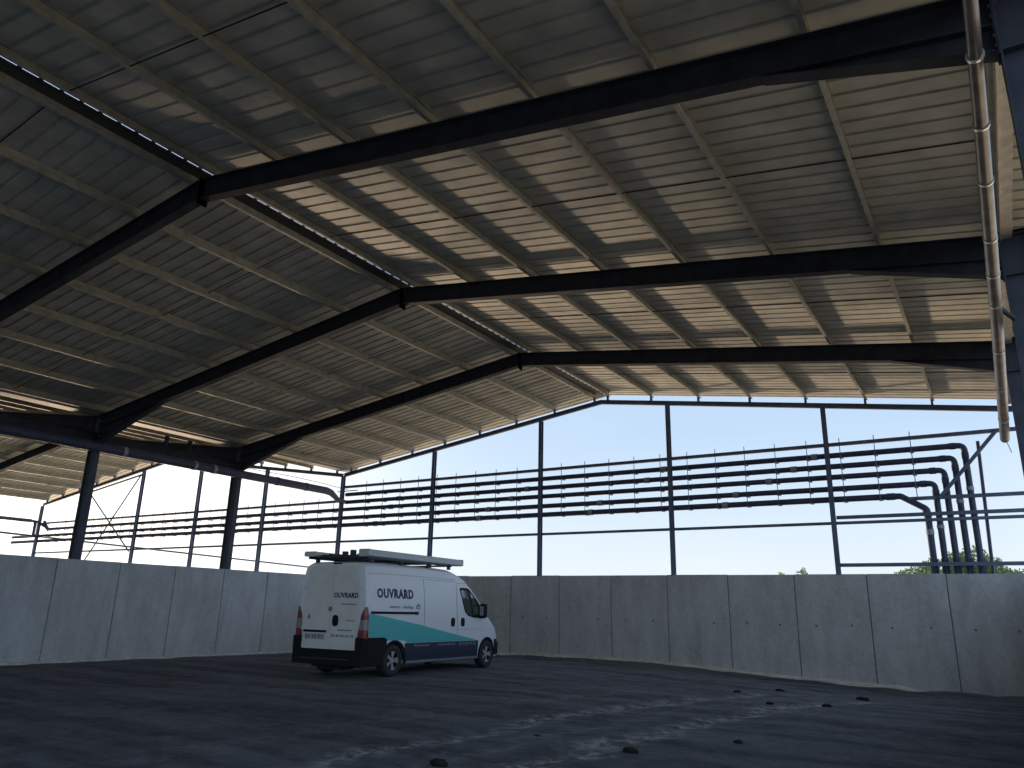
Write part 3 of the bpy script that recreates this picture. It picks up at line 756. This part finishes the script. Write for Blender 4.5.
# windscreen, grille, lamps (front side faces away from the camera)
mb = MB()
for (y0, z0, y1, z1, w0, w1, k) in ((3.02, 2.185, 4.12, 1.36, .80, .93, 0),):
    n_ = 6
    vs = []
    for i in range(n_+1):
        t = i/n_; y = y0+(y1-y0)*t; z = lerp(ZTOP, y); hw = (w0+(w1-w0)*t)*.86
        for j in range(7):
            u = -1+2*j/6; vs.append((CX+hw*u, y, z+.014-.01*u*u))
    fs = [(i*7+j, i*7+j+1, (i+1)*7+j+1, (i+1)*7+j) for i in range(n_) for j in range(6)]
    mb.add(vs, fs, 0, True)
mb.build('windscreen', 'glass', van)
mb = MB(); mb.box((CX-.75, 4.90, .30), (CX+.75, 5.03, .62)); mb.box((CX-.5, 4.90, .66), (CX+.5, 4.985, .86)); mb.build('front_bumper', 'black', van)
for s in (1, -1):
    MB().box((CX+s*.62-.13, 4.70, .92), (CX+s*.62+.13, 4.84, 1.10)).build('headlamp', 'lampclr', van)
    m_ = MB(); m_.prism([(CX+s*1.01, 3.60, 1.30), (CX+s*1.02, 3.60, 1.58), (CX+s*1.05, 3.59, 1.62), (CX+s*1.14, 3.57, 1.62), (CX+s*1.17, 3.57, 1.57), (CX+s*1.17, 3.57, 1.30), (CX+s*1.13, 3.57, 1.25), (CX+s*1.04, 3.59, 1.26)], (0, .15, 0)); 
    m_.beam((CX+s*.97, 3.68, 1.34), (CX+s*1.06, 3.66, 1.34), .08, .06); mo = m_.build('mirror', 'black', van)
    MB().box((CX+s*1.04, 3.562, 1.32), (CX+s*1.15, 3.572, 1.56)).build('mirror_glass', 'lampclr' if s < 0 else 'rim', mo)
# rear doors
rd_ = []
for s, (a0, a1) in ((-1, (-1.845, -1.033)), (1, (-1.017, -.255))):
    top0, top1 = (2.30, 2.33)
    if s < 0: poly = [(a0,.60),(a1,.60),(a1,2.355),(a0+.22,2.35),(a0+.12,2.30),(a0+.05,2.05),(a0,1.7)]
    else: poly = [(a0,.60),(a1+.0,.60),(a1,1.7),(a1-.03,2.05),(a1-.10,2.30),(a1-.2,2.35),(a0,2.355)]
    rdo = patch('rear_door', poly, 'vandoor', van, .014, 'rear', .5); rd_.append(rdo)
ld, rdr = rd_
patch('door_handle', rrect(-.955,1.055,-.80,1.29,.07), 'black', rdr, .035, 'rear')
patch('door_pressing', rrect(-.93,1.93,-.33,2.25,.05), 'vandoor', rdr, .018, 'rear'); patch('door_pressing', rrect(-1.72,1.93,-1.12,2.25,.05), 'vandoor', ld, .018, 'rear')
text_patch('lettering', 'OUVRARD', -.98, -.28, 1.655, 1.77, 'letter', rdr, .018, 'rear', bold=.045)
patch('swoosh_mark', [(-1.01,1.55),(-.30,1.575),(-.30,1.60),(-.95,1.62)], 'white', rdr, .017, 'rear')
patch('small_lettering', rect(-.75,1.51,-.32,1.535), 'grey', rdr, .018, 'rear')
patch('maker_badge', [( -1.025+.055*math.cos(k*PI/6)+ -.03, 1.415+.055*math.sin(k*PI/6)) for k in range(12)], 'grey', rdr, .022, 'rear')
patch('model_badge', rect(-.58,1.17,-.34,1.19), 'grey', rdr, .018, 'rear')
patch('small_lettering', rect(-.80,.965,-.40,.99), 'grey', rdr, .018, 'rear')
for g_ in range(5):
    for k in range(2): patch('digit_mark', rrect(-.97+g_*.135+k*.052, .83, -.97+g_*.135+k*.052+.036, .885, .015, 2), 'grey', rdr, .018, 'rear')
patch('small_badge', [(-1.72,1.20),(-1.62,1.20),(-1.64,1.30),(-1.68,1.30)], 'grey', ld, .018, 'rear')
patch('plate_trim', rect(-1.78,.915,-1.12,.965), 'black', ld, .035, 'rear')
npl = patch('number_plate', rect(-1.74,.765,-1.16,.885), 'plate', ld, .022, 'rear')
text_patch('plate_characters', 'BV-VE-KU', -1.71, -1.19, .78, .87, 'letter', npl, .025, 'rear', bold=.01)
patch('brake_light', rect(-1.08,2.385,-.84,2.415), 'black', van, .02, 'rear')
for zz in (1.86, 1.0):
    patch('hinge', rect(-1.90,zz-.04,-1.84,zz+.04), 'vandoor', ld, .03, 'rear'); patch('hinge', rect(-.26,zz-.04,-.20,zz+.04), 'vandoor', rdr, .03, 'rear')
for s in (1, -1):
    # wrap-round tail lamps on the rear corners
    def lampbox(zs):
        """lens between levels; the outline tapers to the top"""
        m2 = MB(); rings = []
        for z in zs:
            t = max(0, min(1, (z-.82)/.66)); ins = .80+.10*t+.07*max(0, t-.75)/.25; fwd = -.93-.045*t-.01*max(0, t-.8)/.2; wl = .012+halfw(-.92, z)
            rings.append([(CX+s*ins, -1.030, z), (CX+s*(wl-.05), -1.036, z), (CX+s*wl, -.99, z), (CX+s*(wl+.004), fwd, z), (CX+s*(wl-.06), fwd, z), (CX+s*ins, -.98, z)])
        k_ = 6; vs = [p for r_ in rings for p in r_]; fs = []
        for a in range(len(rings)-1):
            for b_ in range(k_): fs.append((a*k_+b_, a*k_+(b_+1) % k_, (a+1)*k_+(b_+1) % k_, (a+1)*k_+b_))
        fs += [tuple(reversed(range(k_))), tuple(range((len(rings)-1)*k_, len(rings)*k_))]
        m2.add(vs, fs); return m2
    tl = lampbox([1.20, 1.30, 1.40, 1.47]).build('tail_lamp', 'lampred', van)
    lampbox([.992, 1.1, 1.198]).build('clear_lens', 'lampclr', tl)
    lampbox([.82, .90, .99]).build('lower_lens', 'lampred', tl)
mb = MB(); mb.prism([(CX-1.02,-.88,.262),(CX-.98,-1.08,.262),(CX-.5,-1.12,.262),(CX+.5,-1.12,.262),(CX+.98,-1.08,.262),(CX+1.02,-.88,.262)], (0,0,.313))
bmp = mb.build('rear_bumper', 'black', van)
for s in (1, -1):
    MB().prism([(CX+s*1.015,-.90,.57),(CX+s*1.0,-1.07,.57),(CX+s*.80,-1.08,.57),(CX+s*.80,-.98,.57)], (0,0,.27)).build('bumper_horn', 'black', bmp)
MB().box((CX-.7,-1.125,.375), (CX+.7,-1.118,.39)).build('bumper_strip', 'rack', bmp)
MB().box((CX-.55,-.9,.20), (CX+.55,4.6,.30)).box((CX-.35,-.95,.16),(CX+.35,-.55,.30)).build('underbody', 'black', van)
MB().tube([(CX-.8,0,.345),(CX+.8,0,.345)], .06, 10).build('rear_axle', 'black', van)
# wheels
def wheel(y, s):
    w = empty('wheel', None, None); w.parent = van
    w.location = (CX+s*.90, y, .345)
    prof = [(.10,.20),(.113,.24),(.113,.30),(.095,.335),(.05,.347),(-.05,.347),(-.095,.335),(-.11,.30),(-.11,.22)]
    seg = 40; vs = []
    for k in range(seg):
        a = 2*PI*k/seg
        for dx, r in prof: vs.append((s*dx, r*math.cos(a), r*math.sin(a)))
    n_ = len(prof); fs = [(k*n_+i, k*n_+i+1, ((k+1)%seg)*n_+i+1, ((k+1)%seg)*n_+i) for k in range(seg) for i in range(n_-1)]
    mb = MB(); mb.add(vs, fs, 0, True); mb.build('tyre', 'rubber', w)
    # wheel cover: dished disc with five broad spokes
    mb = MB(); seg = 60; rr = [(.0,.085),(.055,.09),(.075,.072),(.135,.078),(.185,.070),(.205,.088),(.213,.10)]; vs = []; 
    for k in range(seg):
        a = 2*PI*k/seg; sp = .5+.5*math.cos(5*a)
        for j, (r, dx) in enumerate(rr):
            dd = dx - (.05*(1-smooth((sp-.35)/.3)) if j in (3, 4) else 0)
            vs.append((s*dd, r*math.cos(a), r*math.sin(a)))
    n_ = len(rr); fs = []; mi = []
    for k in range(seg):
        sp = .5+.5*math.cos(5*2*PI*(k+.5)/seg)
        for i in range(n_-1):
            fs.append((k*n_+i, k*n_+i+1, ((k+1)%seg)*n_+i+1, ((k+1)%seg)*n_+i)); mi.append(1 if (sp < .42 and i in (2,3,4)) else 0)
    mb.add(vs, fs, 0, False); mb.mi = mi; mb.build('wheel_cover', ['rim', 'black'], w)
    MB().tube([(-s*.12,0,0),(s*.03,0,0)], .19, 20).build('hub', 'black', w)
for y, z in AX:
    for s in (1, -1): wheel(y, s)
# roof rack
rk = empty('roof_rack', None, None); rk.parent = van; rk.location = (CX, 0, 2.46)
for y in (-.72, .35, 1.45, 2.35):
    MB().box((-.88, y-.03, .045), (.88, y+.03, .085)).build('crossbar', 'rack', rk)
    for s in (1, -1):
        MB().box((s*.80-.03, y-.045, -.03), (s*.80+.03, y+.045, .05)).build('foot', 'rack', rk)
for s in (1, -1): MB().box((s*.86-.025, -.95, .05), (s*.86+.025, 2.1, .095)).build('side_rail', 'rack', rk)
for s in (.15, .45): MB().box((s, -.85, .085), (s+.04, 1.9, .13)).build('side_rail', 'rack', rk)
for x, y, h in ((-.33,-.78,.17),(-.14,-.80,.13),(.05,-.76,.22),(.30,-.78,.25),(.50,-.78,.16)):
    MB().box((x-.05, y-.05, .06), (x+.05, y+.05, h)).build('clamp', 'rack', rk)
MB().tube([(-.6,-.86,.10),(.75,-.86,.10)], .035, 10).build('roller', 'rack', rk)
bpy.context.view_layer.update()
VM = Matrix.Translation(VO) @ Matrix.Rotation(VA, 4, 'Z') @ Matrix.Scale(KS, 4)
def on_van(name, pts_fn, label, cat, m='alu', grp=None):
    mb = MB(); pts_fn(mb); o = mb.build(name, m); o.matrix_world = VM; return tag(o, label, cat, grp)
def longbox(x0, x1, y0, y1, z0, z1):
    def f(mb):
        t = .012; c = .02
        pr = [(x0+c,z0),(x1-c,z0),(x1,z0+c),(x1,z1-c),(x1-c,z1),(x0+c,z1),(x0,z1-c),(x0,z0+c)]
        mb.prism([(a, y0, b_) for a, b_ in pr], (0, y1-y0, 0))
        mb.box((x0-.004, y0+.02, z1-.035), (x1+.004, y0+.05, z1+.006)); mb.box((x0-.004, y1-.05, z0), (x1+.004, y1-.02, z1+.006))
    return f
on_van('roof_box', longbox(CX+.56, CX+.84, -.90, 2.98, 2.556, 2.715), 'long pale aluminium box on the van roof rack, the longer one on the right side', 'box', 'alu', 'long boxes on the roof rack')
on_van('roof_box', longbox(CX-.88, CX-.55, -1.10, 1.7, 2.556, 2.665), 'long pale flat box on the van roof rack, left side, sticking out behind', 'box', 'alu', 'long boxes on the roof rack')
on_van('ladder', lambda mb: [mb.box((CX-.50, -.9, 2.55), (CX-.45, 2.2, 2.61)), mb.box((CX-.12, -.9, 2.55), (CX-.07, 2.2, 2.61))] + [mb.box((CX-.45, -.8+i*.28, 2.565), (CX-.12, -.77+i*.28, 2.59)) for i in range(11)], 'dark ladder lying flat between the two long boxes on the van', 'ladder', 'rack')

# ------------------------------------------------------------------ light
def world():
    w = bpy.data.worlds.new('sky'); sc.world = w; w.use_nodes = True; nt = w.node_tree
    for n in list(nt.nodes): nt.nodes.remove(n)
    out = N(nt, 'ShaderNodeOutputWorld'); bg = N(nt, 'ShaderNodeBackground'); nt.links.new(bg.outputs[0], out.inputs[0])
    tc = N(nt, 'ShaderNodeTexCoord').outputs['Generated']; sep = N(nt, 'ShaderNodeSeparateXYZ'); nt.links.new(tc, sep.inputs[0])
    z = sep.outputs[2]
    col = ramp(nt, math_(nt, 'ADD', math_(nt, 'MULTIPLY', z, .5), .5), [(0, (.10,.10,.09)), (.49, (.17,.165,.15)), (.502, (.90,.97,1.0)), (.55, (.76,.89,1.0)), (.61, (.57,.75,.98)), (.72, (.46,.64,.95)), (1, (.25,.42,.78))])
    # brighter glow round the hidden sun, low at the left
    az = math.radians(62); sd_ = Vector((-math.sin(az)*math.cos(.12), math.cos(az)*math.cos(.12), math.sin(.12)))
    dp = N(nt, 'ShaderNodeVectorMath', operation='DOT_PRODUCT'); nt.links.new(tc, dp.inputs[0]); dp.inputs[1].default_value = sd_
    g = math_(nt, 'POWER', math_(nt, 'MAXIMUM', dp.outputs['Value'], 0.0), 26.0)
    up = math_(nt, 'MINIMUM', math_(nt, 'MAXIMUM', math_(nt, 'MULTIPLY', z, 40.0), 0.0), 1.0)
    g = math_(nt, 'MULTIPLY', g, up)
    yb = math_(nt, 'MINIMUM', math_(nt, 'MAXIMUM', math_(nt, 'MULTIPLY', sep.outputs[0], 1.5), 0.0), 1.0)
    yf = math_(nt, 'MINIMUM', math_(nt, 'MAXIMUM', math_(nt, 'MULTIPLY', sep.outputs[1], 2.0), 0.0), 1.0)
    low = math_(nt, 'MINIMUM', math_(nt, 'MAXIMUM', math_(nt, 'MULTIPLY', z, -60.0), 0.0), 1.0)
    upp = math_(nt, 'SUBTRACT', 1.0, low)
    col = mix(nt, math_(nt, 'MULTIPLY', yb, math_(nt, 'MULTIPLY', upp, .8)), col, (1.15, 1.50, 1.95))      # unseen right-hand sky, brightened and made bluer to light the van's flank
    col = mix(nt, math_(nt, 'MULTIPLY', yf, low), col, (1.45, 1.13, .78))                                  # sunlit bare earth beyond the gable
    c2 = mix(nt, g, col, (1.7, 1.65, 1.55))
    # faint high cloud
    cl = noise(nt, scaled(nt, tc, (3, 3, 9)), 1.0, 5)
    cm = math_(nt, 'MULTIPLY', math_(nt, 'MINIMUM', math_(nt, 'MAXIMUM', math_(nt, 'MULTIPLY', math_(nt, 'SUBTRACT', cl, .5), 2.2), 0.0), 1.0), math_(nt, 'MULTIPLY', up, .22))
    c2 = mix(nt, cm, c2, (1.05, 1.05, 1.05))
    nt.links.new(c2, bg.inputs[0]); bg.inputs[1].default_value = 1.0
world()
def lamp_sun(name, to, energy, color, ang):
    l = bpy.data.lights.new(name, 'SUN'); l.energy = energy; l.color = color; l.angle = ang
    o = bpy.data.objects.new(name, l); COL.objects.link(o); o.rotation_euler = Vector(to).to_track_quat('-Z', 'Y').to_euler(); return o
# below-horizon lamp standing in for low sun mirrored off unmodelled wet ground, far left
lamp_sun('sun_glint', (.885, -.398, .242), 3.6, (1, .73, .50), math.radians(4))

# ------------------------------------------------------------------ camera
F, pi_, ro, ya = 759.3824, .2893611, .0226013, .5661185
cam = bpy.data.cameras.new('camera'); co = bpy.data.objects.new('camera', cam); COL.objects.link(co)
cam.sensor_width = 36; cam.sensor_fit = 'HORIZONTAL'; cam.lens = F/1024*36; cam.clip_start = .05; cam.clip_end = 500
fw = Vector((-math.sin(ya)*math.cos(pi_), math.cos(ya)*math.cos(pi_), math.sin(pi_))); rt = Vector((math.cos(ya), math.sin(ya), 0)); up = rt.cross(fw)
r2 = rt*math.cos(ro)+up*math.sin(ro); u2 = up*math.cos(ro)-rt*math.sin(ro)
co.matrix_world = Matrix(((r2.x,u2.x,-fw.x,0),(r2.y,u2.y,-fw.y,0),(r2.z,u2.z,-fw.z,EYE),(0,0,0,1)))
sc.camera = co
sc.view_settings.view_transform = 'Standard'; sc.view_settings.look = 'None'; sc.view_settings.gamma = 1; sc.view_settings.exposure = 0
sc.view_settings.use_curve_mapping = False
sc.cycles.use_denoising = True
sc.cycles.max_bounces = 8; sc.cycles.diffuse_bounces = 5
sc.cycles.sample_clamp_indirect = 4
